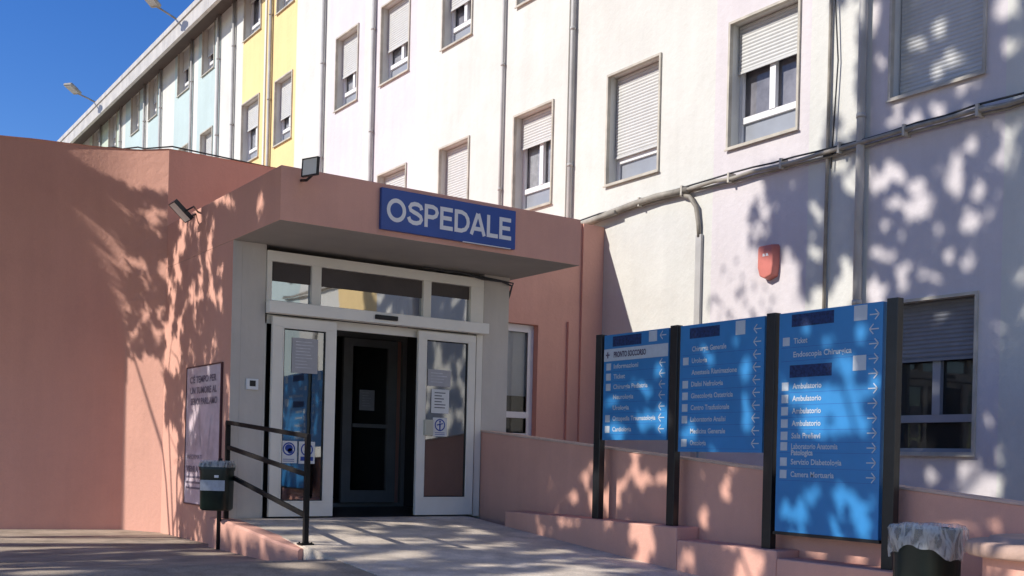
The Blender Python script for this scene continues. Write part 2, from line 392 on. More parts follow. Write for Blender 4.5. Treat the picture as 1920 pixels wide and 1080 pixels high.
# roof floodlights on long arms
for y, dy in ((33.0, 0), (42.8, .1)):
    t = thing('roof_floodlight', (10.0, y, 13.7), 'grey floodlight on a thin arm over the eave, '+('nearer and larger of the two' if y < 40 else 'farther and smaller of the two'), 'floodlight', 'floodlights on the roof edge')
    bm = NB(); tube(bm, [(10.1, y, 13.72), (9.7, y-.2, 13.78), (9.3, y-.45, 13.80)], .03, 8); obj('arm', bm, 'conduit_grey', t)
    M = Matrix.Translation((9.1, y-.6, 13.82)) @ Matrix.Rotation(.7, 4, 'Z') @ Matrix.Rotation(.25, 4, 'Y')
    bm = NB(); box(bm, -.38, .25, -.17, .17, .0, .10, M); box(bm, -.30, .1, -.12, .12, .10, .16, M); obj('lamp_housing', bm, 'conduit_grey', t, bevel=.03)
    bm = NB(); box(bm, -.34, .12, -.13, .13, -.02, -.001, M); obj('lamp_glass', bm, 'steel_pipe', t)
# thin pipe, trunking, conduit bundle, alarm box
t = thing('wall_pipe', (XF, 8.73, -.4), 'thin grey pipe running up the white facade beside the downpipe', 'pipe')
bm = NB(); tube(bm, [(XF-.035, 8.73, -.5), (XF-.035, 8.73, 13.3)], .022, 8)
obj('pipe', bm, 'conduit_grey', t)
bm = NB(); tube(bm, [(XF-.05, 8.66, 4.3), (XF-.04, 8.60, 5.6), (XF-.06, 8.66, 6.5), (XF-.05, 8.60, 6.9), (XF-.04, 8.58, 9)], .010, 6)
for z in (4.45, 6.55): box(bm, XF-.08, XF, 8.62, 8.76, z, z+.04)
obj('wire', bm, 'black_cable', t)
t = thing('cable_conduit', (XF, 9.5, 4.45), 'bundle of grey cables running along the facade above the direction boards', 'cable')
def cpath(off, z, sag, seed):
    rr = random.Random(seed); P = []
    y = 13.75
    while y > -4:
        zz = z+.06*math.sin(y*1.7+seed)*sag+rr.uniform(-.012, .012)
        if y > 12.2: zz -= .06*(y-12.2)
        P.append((off+rr.uniform(-.004, .004), y, zz)); y -= .35
    return P
bm = NB(); tube(bm, cpath(XF-.10, 4.50, .15, 1), .028, 8); obj('cable', bm, 'conduit_grey', t)
bm = NB(); tube(bm, cpath(XF-.045, 4.46, .1, 2), .02, 8); obj('cable', bm, 'conduit_grey', t)
bm = NB(); tube(bm, cpath(XF-.09, 4.545, .25, 3), .012, 6); obj('cable', bm, 'black_cable', t)
bm = NB(); tube(bm, [(XF-.06, 13.3, 4.42), (XF-.09, 12.8, 4.46), (XF-.1, 12.2, 4.50), (XF-.09, 11.75, 4.52), (XF-.08, 11.1, 4.50)], .05, 12)
tube(bm, [(XF-.12, 13.9, 4.38), (XF-.14, 13.2, 4.40), (XF-.13, 12.6, 4.44)], .04, 10)
obj('sleeve', bm, 'conduit_grey', t, bevel=0)
bm = NB()
bm.free()
for y in (12.1, 11.2, 10.3, 9.4, 8.5, 7.6, 6.7, 5.8, 4.9):
    bm = NB(); box(bm, XF-.13, XF, y-.015, y+.015, 4.44, 4.57); obj('clip', bm, 'window_trim', t)
t = thing('cable_trunking', (XF, 10.92, 2), 'grey vertical cable trunking with a curved hose dropping from the cables', 'trunking')
bm = NB(); box(bm, XF-.05, XF-.002, 10.86, 10.97, 0, 3.85); obj('trunking', bm, 'steel_pipe', t, bevel=.004)
bm = NB(); tube(bm, [(XF-.07, 11.25, 4.46), (XF-.07, 11.08, 4.40), (XF-.06, 10.96, 4.24), (XF-.045, 10.92, 4.0), (XF-.03, 10.915, 3.82)], .032, 10); obj('hose', bm, 'conduit_grey', t)
t = thing('alarm_box', (XF, 9.64, 3.3), 'red alarm siren box on the facade above the direction boards', 'alarm')
bm = NB()
prof = [(-.13, 3.10), (-.15, 3.22), (-.15, 3.48), (-.13, 3.515), (.11, 3.515), (.13, 3.48), (.13, 3.22), (.09, 3.10), (.0, 3.06)]
a = [bm.verts.new((XF, 9.63+y, z)) for y, z in prof]; b = [bm.verts.new((XF-.12, 9.63+y*.9, 3.3+(z-3.3)*.93)) for y, z in prof]
for i in range(len(prof)): bm.faces.new((a[i], a[(i+1) % 9], b[(i+1) % 9], b[i]))
bm.faces.new(b)
obj('housing', bm, 'wall_red', t, bevel=.015, recalc=True)
bm = NB()
for yo in (.0, .055): quad(bm, [(XF-.1225, 9.66-yo, 3.36), (XF-.1225, 9.66-yo-.045, 3.36), (XF-.1225, 9.66-yo-.03, 3.395), (XF-.1225, 9.66-yo+.0, 3.395)])
obj('emblem', bm, 'sign_white', t)

# ------------------------------------------------------------------ pink entrance block
blk = thing('entrance_block', (6, 13, -.3), 'pink plastered single storey entrance wing with a projecting flat canopy', 'building')
YB = 13.07; ZT = 4.30; XV = 3.92
Cn = Vector((XV, YB)); dB = Vector((-RT.x, -RT.y))*math.cos(math.radians(30))+Vector((FW.x, FW.y))*math.sin(math.radians(30))
P = Cn+dB*.67
dA = Vector((-RT.x, -RT.y))*math.cos(math.radians(17.2))-Vector((FW.x, FW.y))*math.sin(math.radians(17.2))
def corner(z):
    k = max(0, (z-2.0)/2.3); k = k**1.1
    Ta = .03+.95*k; Pz = P+dA*.42*k; dz = (Cn-Pz).normalized(); Tb = .02+.62*k
    a = Pz+dA*Ta; b = Pz+dz*Tb; out = []
    for i in range(15):
        u = i/14.; out.append(a*(1-u)**2+Pz*2*u*(1-u)+b*u*u)
    return [P+dA*14, P+dA*4, P+dA*2, P+dA*1.5]+out+[Cn]
bm = NB(); rows = []
zl = [-.4, .5, 1.2, 1.9, 2.2, 2.5, 2.8, 3.1, 3.4, 3.7, 4.0, 4.15, ZT]
for z in zl:
    row = []
    for i, p in enumerate(corner(z)):
        zz = z
        if i == 0 and z > 3.9: zz = z-.3
        if i in (1, 2) and z > 3.9: zz = z-.06*(3-i)+.02
        if 2 < i < 19 and z > 3.9: zz = z+.085*min(1, (18.4-i)/12.)
        row.append(bm.verts.new((p.x, p.y, zz)))
    rows.append(row)
for a, b in zip(rows, rows[1:]):
    for k in range(len(a)-1):
        f = bm.faces.new((a[k], a[k+1], b[k+1], b[k])); f.smooth = (3 < k < 18)
# wall facing the ramp (opening for the doors, opening for the side window)
OX = (4.25, 7.05, -.4, 2.85); WX = (8.0, 9.44, .95, 2.68)
xb = [XV, OX[0], OX[1], WX[0], WX[1], XF-.002]; zb = [-.4, .95, 2.68, 2.85, ZT]
for x0, x1 in zip(xb, xb[1:]):
    for z0, z1 in zip(zb, zb[1:]):
        xm, zm = (x0+x1)/2, (z0+z1)/2
        if OX[0] < xm < OX[1] and zm < OX[3]: continue
        if WX[0] < xm < WX[1] and WX[2] < zm < WX[3]: continue
        quad(bm, [(x0, YB, z0), (x1, YB, z0), (x1, YB, z1), (x0, YB, z1)])
for a, b in (((WX[0], WX[2]), (WX[1], WX[2])), ((WX[1], WX[2]), (WX[1], WX[3])), ((WX[1], WX[3]), (WX[0], WX[3])), ((WX[0], WX[3]), (WX[0], WX[2]))):
    quad(bm, [(a[0], YB, a[1]), (b[0], YB, b[1]), (b[0], YB+.2, b[1]), (a[0], YB+.2, a[1])])
q = P+dA*14
bm.faces.new([bm.verts.new(p) for p in [(XF-.01, YB+.01, ZT-.15), (XF-.01, 24, ZT-.15), (q.x, 24, ZT-.6), (q.x, q.y, ZT-.6), (P.x, P.y, ZT-.15), (Cn.x+.01, Cn.y+.01, ZT-.15)]])
quad(bm, [(q.x, q.y, -.4), (q.x, 24, -.4), (q.x, 24, ZT-.4), (q.x, q.y, ZT-.3)])
quad(bm, [(q.x, 24, -.4), (XF-.01, 24, -.4), (XF-.01, 24, ZT-.2), (q.x, 24, ZT-.4)])
obj('wall', bm, 'pink_plaster', blk)
bm = NB()      # coping along the parapet
cp = corner(ZT)
for a, b in zip(cp[1:], cp[2:]+[Vector((XF-.01, YB))]):
    za = ZT-(.08 if a == cp[1] else 0)
    d = (b-a).normalized(); nn = Vector((-d.y, d.x))
    ia = list(cp).index(a); ib = ia+1
    hz = lambda i: ZT+(-.10 if i == 1 else (-.04 if i == 2 else (.085*min(1, (18.4-i)/12.) if 2 < i < 19 else 0)))
    z0 = hz(ia); z1 = hz(ib)
    bm.faces.new([bm.verts.new(p) for p in ((a.x-nn.x*.012, a.y-nn.y*.012, z0+.002), (b.x-nn.x*.012, b.y-nn.y*.012, z1+.002), (b.x+nn.x*.2, b.y+nn.y*.2, z1+.004), (a.x+nn.x*.2, a.y+nn.y*.2, z0+.004))])
obj('coping', bm, 'pink_cap', blk)
# pilaster near the facade and thin batten
bm = NB(); box(bm, 10.22, XF-.003, YB-.045, YB-.002, -.4, ZT-.004); obj('pilaster', bm, 'pink_plaster', blk)
bm = NB(); box(bm, 9.97, 10.03, YB-.05, YB-.002, .3, 2.78); obj('batten', bm, 'pink_plaster', blk, bevel=.006)
# side window in the pink wall
W = node('window', blk)
bm = NB(); fry(bm, WX[0]+.003, WX[1]-.003, YB+.11, YB+.17, WX[2]+.003, WX[3]-.003, .06)
fry(bm, WX[0]+.063, WX[1]-.063, YB+.095, YB+.11, WX[2]+.063, WX[3]-.063, .05)
box(bm, WX[0]+.06, WX[1]-.06, YB+.09, YB+.16, 1.29, 1.38); box(bm, 8.68, 8.76, YB+.09, YB+.16, 1.38, WX[3]-.06)
obj('frame', bm, 'white_pvc', W)
bm = NB(); quad(bm, [(WX[0], YB+.14, WX[2]), (WX[1], YB+.14, WX[2]), (WX[1], YB+.14, WX[3]), (WX[0], YB+.14, WX[3])]); obj('glass_pane', bm, 'window_glass', W)
bm = NB()
quad(bm, [(WX[0], YB+.3, WX[2]), (WX[1], YB+.3, WX[2]), (WX[1], YB+.3, WX[3]), (WX[0], YB+.3, WX[3])]); obj('room_interior', bm, 'interior_dark', W)
bm = NB(); box(bm, WX[0]+.06, WX[1]-.06, YB+.18, YB+.19, 1.62, WX[3]-.03); obj('blind', bm, 'paper', W)
# canopy
YC = 9.59; XC = 7.48; YD = 10.81
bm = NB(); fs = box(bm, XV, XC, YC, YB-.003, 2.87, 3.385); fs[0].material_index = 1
obj('canopy', bm, ['pink_plaster', 'soffit_plaster'], blk, bevel=.006)
# vestibule side wall, pillars
bm = NB(); fs = box(bm, XV, 4.02, YD+.001, YB-.003, -.4, 2.868); fs[2].material_index = 1
obj('side_wall', bm, ['pink_plaster', 'grey_plaster'], blk)
bm = NB(); box(bm, 4.021, 4.28, YD, YD+.32, -.1, 2.868); obj('pillar', bm, 'grey_plaster', blk)
bm = NB(); box(bm, 7.0, 7.36, YD-.002, YD+.34, -.1, 2.868); obj('pillar', bm, 'grey_plaster', blk)
bm = NB(); box(bm, 7.24, 7.36, YD+.345, YB-.003, -.4, 2.868); obj('side_wall', bm, 'pink_plaster', blk)
# vestibule interior
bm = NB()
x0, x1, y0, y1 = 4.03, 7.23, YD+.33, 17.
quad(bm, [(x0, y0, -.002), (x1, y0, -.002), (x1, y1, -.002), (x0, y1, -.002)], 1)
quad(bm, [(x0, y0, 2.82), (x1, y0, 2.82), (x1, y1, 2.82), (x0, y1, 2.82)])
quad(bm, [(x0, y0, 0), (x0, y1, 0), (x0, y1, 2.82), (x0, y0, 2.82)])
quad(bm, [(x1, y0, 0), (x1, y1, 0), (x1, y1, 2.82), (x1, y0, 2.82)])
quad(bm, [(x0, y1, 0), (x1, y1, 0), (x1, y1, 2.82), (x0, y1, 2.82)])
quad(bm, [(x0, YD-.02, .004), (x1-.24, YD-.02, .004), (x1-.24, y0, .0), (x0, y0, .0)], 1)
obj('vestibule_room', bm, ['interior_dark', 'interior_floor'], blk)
inn = node('inner_door', blk)
bm = NB(); fry(bm, 6.20, 6.99, 12.9, 12.96, .06, 2.22, .13, .16, .1); fry(bm, 5.30, 7.18, 12.98, 13.04, .0, 2.36, .06, .05, .12)
box(bm, 6.34, 6.85, 12.88, 12.9, 1.05, 1.10)
obj('frame', bm, 'inner_frame', inn)
bm = NB(); quad(bm, [(6.3, 12.93, .2), (6.9, 12.93, .2), (6.9, 12.93, 2.15), (6.3, 12.93, 2.15)]); obj('glass_pane', bm, 'door_glass', inn)
# fixed frame: transom with three panes, header, jambs
tr = node('transom_window', blk)
bm = NB(); Y0, Y1 = 10.78, 10.86
box(bm, 4.285, 6.98, Y0, Y1, 2.70, 2.81); box(bm, 4.285, 4.335, Y0, Y1, 2.272, 2.70); box(bm, 4.785, 4.895, Y0, Y1, 2.272, 2.70)
box(bm, 6.16, 6.262, Y0, Y1, 2.272, 2.70); box(bm, 6.80, 6.98, Y0, Y1, 2.272, 2.70)
box(bm, 4.33, 4.785, Y0+.0, Y1, 2.272, 2.29)
obj('frame', bm, 'aluminium', tr, bevel=.004)
for a, b in ((4.335, 4.785), (4.895, 6.16), (6.262, 6.80)):
    bm = NB(); quad(bm, [(a, 10.83, 2.28), (b, 10.83, 2.28), (b, 10.83, 2.70), (a, 10.83, 2.70)]); obj('glass_pane', bm, 'transom_glass', tr)
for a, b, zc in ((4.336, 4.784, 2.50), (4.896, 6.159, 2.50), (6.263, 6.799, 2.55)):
    bm = NB(); quad(bm, [(a, 10.822, zc), (b, 10.822, zc), (b, 10.822, 2.699), (a, 10.822, 2.699)]); obj('painted_reflection', bm, 'painted_reflection', tr)  # matte dark sheets paint the soffit's reflection over the upper panes
hd = node('door_header', blk)
bm = NB(); box(bm, 4.27, 6.99, 10.66, 10.78, 2.145, 2.27); obj('header_casing', bm, 'door_header_paint', hd, bevel=.008)
bm = NB(); box(bm, 5.48, 5.76, 10.63, 10.66, 2.185, 2.235); obj('motion_sensor', bm, 'dark_seal', hd, bevel=.008)
bm = NB(); box(bm, 6.90, 6.985, 10.79, 10.88, .0, 2.145); box(bm, 4.283, 4.31, 10.84, 10.88, .0, 2.145); box(bm, 4.29, 6.9, 10.84, 10.88, 2.05, 2.145)
obj('door_jamb', bm, 'aluminium', blk)
def leaf(xa, xb, Y, gl):
    d = node('sliding_door', blk)
    bm = NB(); fry(bm, xa, xb, Y, Y+.045, .02, 2.12, gl[0], gl[1], gl[2])
    fry(bm, xa+gl[0]-.001, xb-gl[0]+.001, Y-.006, Y+.01, .02+gl[1]-.001, 2.12-gl[2]+.001, .018)
    obj('frame', bm, 'aluminium', d, bevel=.003)
    bm = NB(); fry(bm, xa+gl[0]+.017, xb-gl[0]-.017, Y+.01, Y+.03, .02+gl[1]+.017, 2.12-gl[2]-.017, .012); obj('seal', bm, 'dark_seal', d)
    bm = NB(); quad(bm, [(xa+.05, Y+.022, .1), (xb-.05, Y+.022, .1), (xb-.05, Y+.022, 2.05), (xa+.05, Y+.022, 2.05)]); obj('glass_pane', bm, 'door_glass', d)
leaf(4.34, 5.07, 10.74, (.11, .15, .10)); leaf(6.09, 6.86, 10.74, (.09, .19, .08))
# hanging wire under the canopy
bm = NB(); tube(bm, [(6.1, 10.70, 2.835), (6.4, 10.69, 2.82), (6.6, 10.70, 2.835), (6.9, 10.70, 2.79), (7.2, 10.74, 2.80), (7.38, 10.78, 2.77), (7.38, 10.83, 2.66), (7.37, 10.86, 2.60)], .012, 6)
tube(bm, [(6.5, 10.71, 2.83), (7.0, 10.70, 2.81), (7.385, 10.76, 2.80), (7.39, 10.84, 2.70)], .009, 6)
tag(obj('loose_cable', bm, 'black_cable'), 'loose black cable hanging under the right side of the canopy', 'cable')
# wire over the parapet
bm = NB()
pp = [(p.x+.05, p.y+.05, ZT+.05+.012*math.sin(i*2.1)) for i, p in enumerate(cp[1:])]
pp = [(pp[0][0], pp[0][1], ZT-.02)]+pp[1:]+[(5.2, YB+.05, ZT+.015), (6.2, YB+.05, ZT+.02)]
tube(bm, pp, .009, 6)
tag(obj('parapet_wire', bm, 'black_cable'), 'thin dark wire strung along the top of the pink parapet', 'wire')
# ------------------------------------------------------------------ OSPEDALE sign
t = thing('hospital_sign', (5.75, YC, 2.93), 'blue sign reading OSPEDALE in white capitals on the canopy front', 'sign')
bm = NB(); box(bm, 4.95, 6.56, YC-.05, YC-.004, 2.925, 3.335); obj('panel', bm, 'sign_blue', t, bevel=.004)
bm = NB(); box(bm, 5.90, 6.50, YC-.052, YC-.045, 2.919, 2.928); obj('peeling_edge', bm, 'sign_white', t)
S1 = [(.84, .69), (.79, .83), (.64, .90), (.46, .91), (.29, .86), (.20, .74), (.25, .62), (.44, .545), (.62, .49), (.79, .40), (.84, .27), (.76, .145), (.58, .09), (.40, .09), (.22, .16), (.14, .31)]
GL = {'O': (1.02, [[(.51+.42*math.cos(a*PI/16), .5+.415*math.sin(a*PI/16)) for a in range(33)]]), 'S': (.95, [S1]),
      'P': (.86, [[(.15, 0), (.15, 1)], [(.15, .91), (.52, .91), (.69, .84), (.75, .69), (.69, .54), (.52, .46), (.15, .46)]]),
      'E': (.82, [[(.15, 0), (.15, 1)], [(.15, .91), (.76, .91)], [(.15, .52), (.71, .52)], [(.15, .09), (.78, .09)]]),
      'D': (.94, [[(.15, 0), (.15, 1)], [(.15, .91), (.46, .91), (.68, .83), (.81, .66), (.84, .5), (.81, .34), (.68, .17), (.46, .09), (.15, .09)]]),
      'A': (.94, [[(.09, 0), (.45, .97)], [(.85, 0), (.49, .97)], [(.22, .28), (.72, .28)]]), 'L': (.74, [[(.15, 0), (.15, 1)], [(.15, .09), (.72, .09)]])}
def stroke(bm, pts, wd, f, d):
    n = len(pts); L_, R_ = [], []
    for i, p in enumerate(pts):
        a = Vector(pts[max(i-1, 0)]); b = Vector(pts[min(i+1, n-1)])
        if i in (0, n-1) and (Vector(pts[0])-Vector(pts[-1])).length < .01: a = Vector(pts[-2]); b = Vector(pts[1])
        t_ = (b-a).normalized(); nn = Vector((-t_.y, t_.x))*wd; p = Vector(p)
        L_.append(bm.verts.new(f(p+nn, d))); R_.append(bm.verts.new(f(p-nn, d)))
    for i in range(n-1): bm.faces.new((L_[i], R_[i], R_[i+1], L_[i+1]))
tw_ = sum(GL[c][0] for c in 'OSPEDALE'); hh = .232; kx = 1.50/(tw_*hh); xc = 5.01
bm = NB()
for c in 'OSPEDALE':
    for j, st in enumerate(GL[c][1]):
        stroke(bm, st, .092, lambda p, d: (xc+p.x*hh*kx, YC-.0515-d, 3.012+p.y*hh), j*.0006)
    xc += GL[c][0]*hh*kx
obj('lettering', bm, 'sign_white', t)
# floodlights of the canopy
t = thing('wall_floodlight', (XV, 12.02, 3.34), 'small black floodlight on the pink side wall, seen edge on', 'floodlight', 'small floodlights on the entrance')
M = Matrix.Translation((3.70, 11.88, 3.31)) @ Matrix.Rotation(math.radians(42), 4, 'Y')
bm = NB(); box(bm, -.13, .13, -.10, .10, .012, .035, M); box(bm, -.13, .13, -.10, -.09, -.012, .012, M); box(bm, -.13, .13, .09, .10, -.012, .012, M); box(bm, -.13, -.12, -.09, .09, -.012, .012, M); box(bm, .12, .13, -.09, .09, -.012, .012, M)
obj('housing', bm, 'black_paint', t)
bm = NB(); box(bm, -.12, .12, -.09, .09, -.010, .011, M); obj('lamp_glass', bm, 'lamp_glass', t)
bm = NB(); tube(bm, [(3.79, 11.90, 3.26), (3.85, 11.98, 3.30), (3.92, 12.02, 3.34)], .012, 6); tube(bm, [(3.72, 11.78, 3.30), (3.82, 11.80, 3.37), (3.92, 11.95, 3.35)], .010, 6); obj('bracket', bm, 'black_paint', t)
t = thing('canopy_floodlight', (4.12, YC, 3.33), 'small black framed floodlight on a bracket at the canopy front corner', 'floodlight', 'small floodlights on the entrance')
M = Matrix.Translation((4.10, 9.34, 3.345)) @ Matrix.Rotation(math.radians(22), 4, 'Z') @ Matrix.Rotation(math.radians(3), 4, 'Y')
bm = NB(); box(bm, .003, .018, -.10, .10, -.085, .085, M); box(bm, -.01, .003, -.10, .10, .075, .085, M); box(bm, -.01, .003, -.10, .10, -.085, -.075, M); box(bm, -.01, .003, -.10, -.09, -.075, .075, M); box(bm, -.01, .003, .09, .10, -.075, .075, M)
obj('housing', bm, 'black_paint', t)
bm = NB(); box(bm, -.004, .002, -.09, .09, -.075, .075, M); obj('lamp_glass', bm, 'lamp_glass', t)
bm = NB(); tube(bm, [(4.12, YC, 3.27), (4.14, 9.5, 3.26), (4.15, 9.40, 3.29)], .014, 6); obj('bracket', bm, 'black_paint', t)
# ------------------------------------------------------------------ notices, intercom
def notice(name, x0, x1, z0, z1, Y, m, label, kind):
    t = thing(name, ((x0+x1)/2, Y, z0), label, 'notice', 'notices taped to the doors')
    bm = NB(); box(bm, x0, x1, Y-.003, Y, z0, z1); obj('sheet', bm, m, t)
    w_, h_ = x1-x0, z1-z0
    bm = NB()
    if kind == 'text':
        rr = random.Random(hash(round(x0*100)))
        zz = z1-.045
        while zz > z0+.03:
            e = rr.uniform(.55, .92)
            quad(bm, [(x0+.04, Y-.004, zz), (x0+.04+(w_-.07)*e, Y-.004, zz), (x0+.04+(w_-.07)*e, Y-.004, zz+.010), (x0+.04, Y-.004, zz+.010)]); zz -= .034
        obj('text_lines', bm, 'ink' if m != 'grey_paper' else 'curtain', t)
    else:
        cx, cz, R_ = (x0+x1)/2, z1-.085, .07
        n = 28
        for k in range(n):
            a, b = 2*PI*k/n, 2*PI*(k+1)/n
            quad(bm, [(cx+R_*math.cos(q_)*s_, Y-.0042, cz+R_*math.sin(q_)*s_) for q_, s_ in ((a, .80), (a, 1), (b, 1), (b, .80))])
        if kind == 'mask':      # a bowed head shape
            for dx, dz, rx, rz in ((.0, .01, .045, .04), (.015, -.02, .03, .03)):
                bm.faces.new([bm.verts.new((cx+dx+rx*math.cos(2*PI*k/16), Y-.0045, cz+dz+rz*math.sin(2*PI*k/16))) for k in range(16)])
        elif kind == 'person':
            bm.faces.new([bm.verts.new((cx+.013*math.cos(2*PI*k/12), Y-.0045, cz+.038+.013*math.sin(2*PI*k/12))) for k in range(12)])
            quad(bm, [(cx-.008, Y-.0045, cz-.055), (cx+.008, Y-.0045, cz-.055), (cx+.012, Y-.0045, cz+.02), (cx-.012, Y-.0045, cz+.02)])
            quad(bm, [(cx-.045, Y-.0046, cz+.005), (cx-.04, Y-.0046, cz-.008), (cx+.04, Y-.0046, cz+.012), (cx+.045, Y-.0046, cz+.025)])
        else:
            quad(bm, [(x0+.02, Y-.0045, z0+.03), (x1-.02, Y-.0045, z0+.03), (x1-.02, Y-.0045, z0+.075), (x0+.02, Y-.0045, z0+.075)])
            quad(bm, [(cx-.03, Y-.0045, cz-.02), (cx+.03, Y-.0045, cz-.02), (cx+.02, Y-.0045, cz+.03), (cx-.02, Y-.0045, cz+.03)])
        if kind != 'box':
            for q_ in range(2): quad(bm, [(x0+.03, Y-.0044, z0+.018+.02*q_), (x1-.03, Y-.0044, z0+.018+.02*q_), (x1-.03, Y-.0044, z0+.024+.02*q_), (x0+.03, Y-.0044, z0+.024+.02*q_)])
        obj('pictogram', bm, 'notice_blue', t)
YN = 10.756
notice('paper_notice', 4.565, 4.86, 1.545, 1.915, YN, 'grey_paper', 'large grey sheet of text at the top of the left door glass', 'text')
notice('paper_notice', 4.462, 4.648, .585, .82, YN, 'paper', 'white notice with blue round mask symbol low on the left door', 'mask')
notice('paper_notice', 4.668, 4.852, .582, .818, YN, 'paper', 'white notice with blue circle and blue block, right of its pair on the left door', 'box')
notice('paper_notice', 6.225, 6.53, 1.50, 1.69, YN, 'grey_paper', 'wide grey sheet at the top of the right door notices', 'text')
notice('paper_notice', 6.28, 6.515, 1.19, 1.465, YN, 'paper', 'white text sheet in the middle of the right door glass', 'text')
notice('paper_notice', 6.305, 6.495, .925, 1.14, YN, 'paper', 'white notice with a blue circled figure on the right door', 'person')
notice('paper_notice', 6.45, 6.67, 1.28, 1.55, 12.925, 'grey_paper', 'dim sheet of text on the inner door behind the entrance', 'text')
bm = NB(); box(bm, 6.175, 6.285, 10.70, 10.752, .93, 1.11)
tag(obj('door_box', bm, 'box_beige', bevel=.008), 'beige plastic box on the edge of the right sliding door', 'box')
t = thing('intercom', (4.15, YD, 1.35), 'small white intercom with a dark screen on the grey left pillar', 'intercom')
bm = NB(); box(bm, 4.085, 4.215, YD-.03, YD-.001, 1.34, 1.455); obj('case', bm, 'white_pvc', t, bevel=.006)
bm = NB(); box(bm, 4.118, 4.182, YD-.033, YD-.031, 1.375, 1.435); obj('screen', bm, 'dark_seal', t)
# ------------------------------------------------------------------ poster on the side wall
t = thing('wall_poster', (XV, 11.5, .1), 'tall pink and white information poster in a dark frame on the pink side wall', 'poster')
bm = NB(); fr(bm, XV-.026, XV-.002, 11.015, 12.145, .095, 1.625, .014); obj('frame', bm, 'poster_frame', t)
bm = NB(); box(bm, XV-.02, XV-.003, 11.03, 12.13, .11, 1.61); obj('sheet', bm, 'poster_pink', t)
bm = NB()
for i, s in enumerate(('C\'È TEMPO PER', 'UN TUMORE AL', 'SENO? PARLIAMO')): textb(bm, s, .10, (XV-.02, 12.02-.02*i, 1.44-.12*i), (0, -1, 0), (0, 0, 1), width=.86, bold=.003, ext=.003)
textb(bm, 'INFORMATI', .07, (XV-.02, 12.06, .60), (0, -1, 0), (0, 0, 1), width=.5, ext=.003)
textb(bm, 'VIENI A TROVARCI', .09, (XV-.02, 12.08, .46), (0, -1, 0), (0, 0, 1), width=.98, bold=.004, ext=.003)
for z in (.39, .33, .27): quad(bm, [(XV-.0235, 12.08, z), (XV-.0235, 11.15, z), (XV-.0235, 11.15, z+.022), (XV-.0235, 12.08, z+.022)])
obj('lettering', bm, 'poster_ink', t)
bm = NB()
for pts in (((11.95, 1.05), (11.7, 1.1), (11.62, .72), (11.85, .7)), ((11.5, 1.12), (11.3, 1.08), (11.36, .75), (11.48, .74))):
    bm.faces.new([bm.verts.new((XV-.0225, y, z)) for y, z in pts])
obj('printed_shapes', bm, 'poster_pink', t)

# ------------------------------------------------------------------ parapet wall, ledge, pier
def zp(y): return .995-.080*(10.8-y)
par = thing('parapet_wall', (7.1, 7, -.3), 'pink plastered parapet wall sloping down beside the ramp behind the direction boards', 'wall')
bm = NB(); ysP = [10.80, 9, 7, 5, 3.6, 2.0]
for x0, x1, dz, k in ((7.0, 7.18, 0, 0),):
    rows = [[bm.verts.new((x0, y, -.9)), bm.verts.new((x0, y, zp(y))), bm.verts.new((x1, y, zp(y))), bm.verts.new((x1, y, -.9))] for y in ysP]
    for a, b in zip(rows, rows[1:]):
        for i in range(3): bm.faces.new((a[i], a[i+1], b[i+1], b[i]))
    bm.faces.new(rows[-1]); bm.faces.new(rows[0][::-1])
obj('wall', bm, 'pink_plaster', par, recalc=True)
bm = NB()
rows = [[bm.verts.new((6.99, y, zp(y)+.003)), bm.verts.new((6.99, y, zp(y)+.02)), bm.verts.new((7.19, y, zp(y)+.02)), bm.verts.new((7.19, y, zp(y)+.003))] for y in ysP]
for a, b in zip(rows, rows[1:]):
    for i in range(4): bm.faces.new((a[i], a[(i+1) % 4], b[(i+1) % 4], b[i]))
bm.faces.new(rows[-1]); bm.faces.new(rows[0][::-1])
obj('coping', bm, 'pink_cap', par, recalc=True)
led = thing('stepped_ledge', (6.87, 7, -.3), 'low stepped pink ledge at the foot of the parapet wall', 'ledge')
bm = NB()
for y0, y1, zt in ((7.12, 9.85, .112), (5.96, 7.115, .0), (4.84, 5.955, -.06), (3.9, 4.835, -.17), (2.0, 3.895, -.30)):
    box(bm, 6.72, 6.997, y0, y1, -1.0, zt)
obj('ledge', bm, 'pink_plaster', led, bevel=.012)
t = thing('round_pier', (5.95, 3.2, -.6), 'round pink masonry pier with a pale cap beside the black bin', 'pier')
bm = NB(); cc = (6.12, 3.30)
r = lathe(bm, cc, [(.42, -.9), (.42, .2)], 48); obj('drum', bm, 'pink_plaster', t)
bm = NB(); r = lathe(bm, cc, [(.42, .201), (.50, .201), (.515, .215), (.515, .27), (.49, .285), (.40, .287), (.385, .31), (.36, .315)], 56); bm.faces.new(r[-1]); obj('cap', bm, 'pier_stone', t)

# ------------------------------------------------------------------ direction boards
ds = thing('direction_boards', (6.87, 6.5, -.05), 'three blue hospital direction boards between four black posts', 'sign')
XB = 6.85
for y, z0 in ((8.40, .112), (7.32, .112), (6.16, .0), (4.99, -.06)):
    bm = NB(); box(bm, XB-.035, XB+.035, y-.048, y+.048, z0, 1.945); obj('post', bm, 'black_paint', ds, bevel=.004)
K = XB/6.7
UX, UY = (0, -1, 0), (0, 0, 1)
def arrow(bm, y, z, d, s=.042):
    X = XB-.0275; pts = [((-s, .005), (s, .005), (s, -.005), (-s, -.005))]
    def seg(a, b, wd=.0045):
        a = Vector(a); b = Vector(b); n = (b-a).normalized(); n = Vector((-n.y, n.x))*wd
        q = [a+n, b+n, b-n, a-n]
        quad(bm, [(X, y-p.x*d, z+p.y) for p in q])
    seg((-s, 0), (s, 0)); seg((s, 0), (s-.036, .038)); seg((s, 0), (s-.036, -.038))
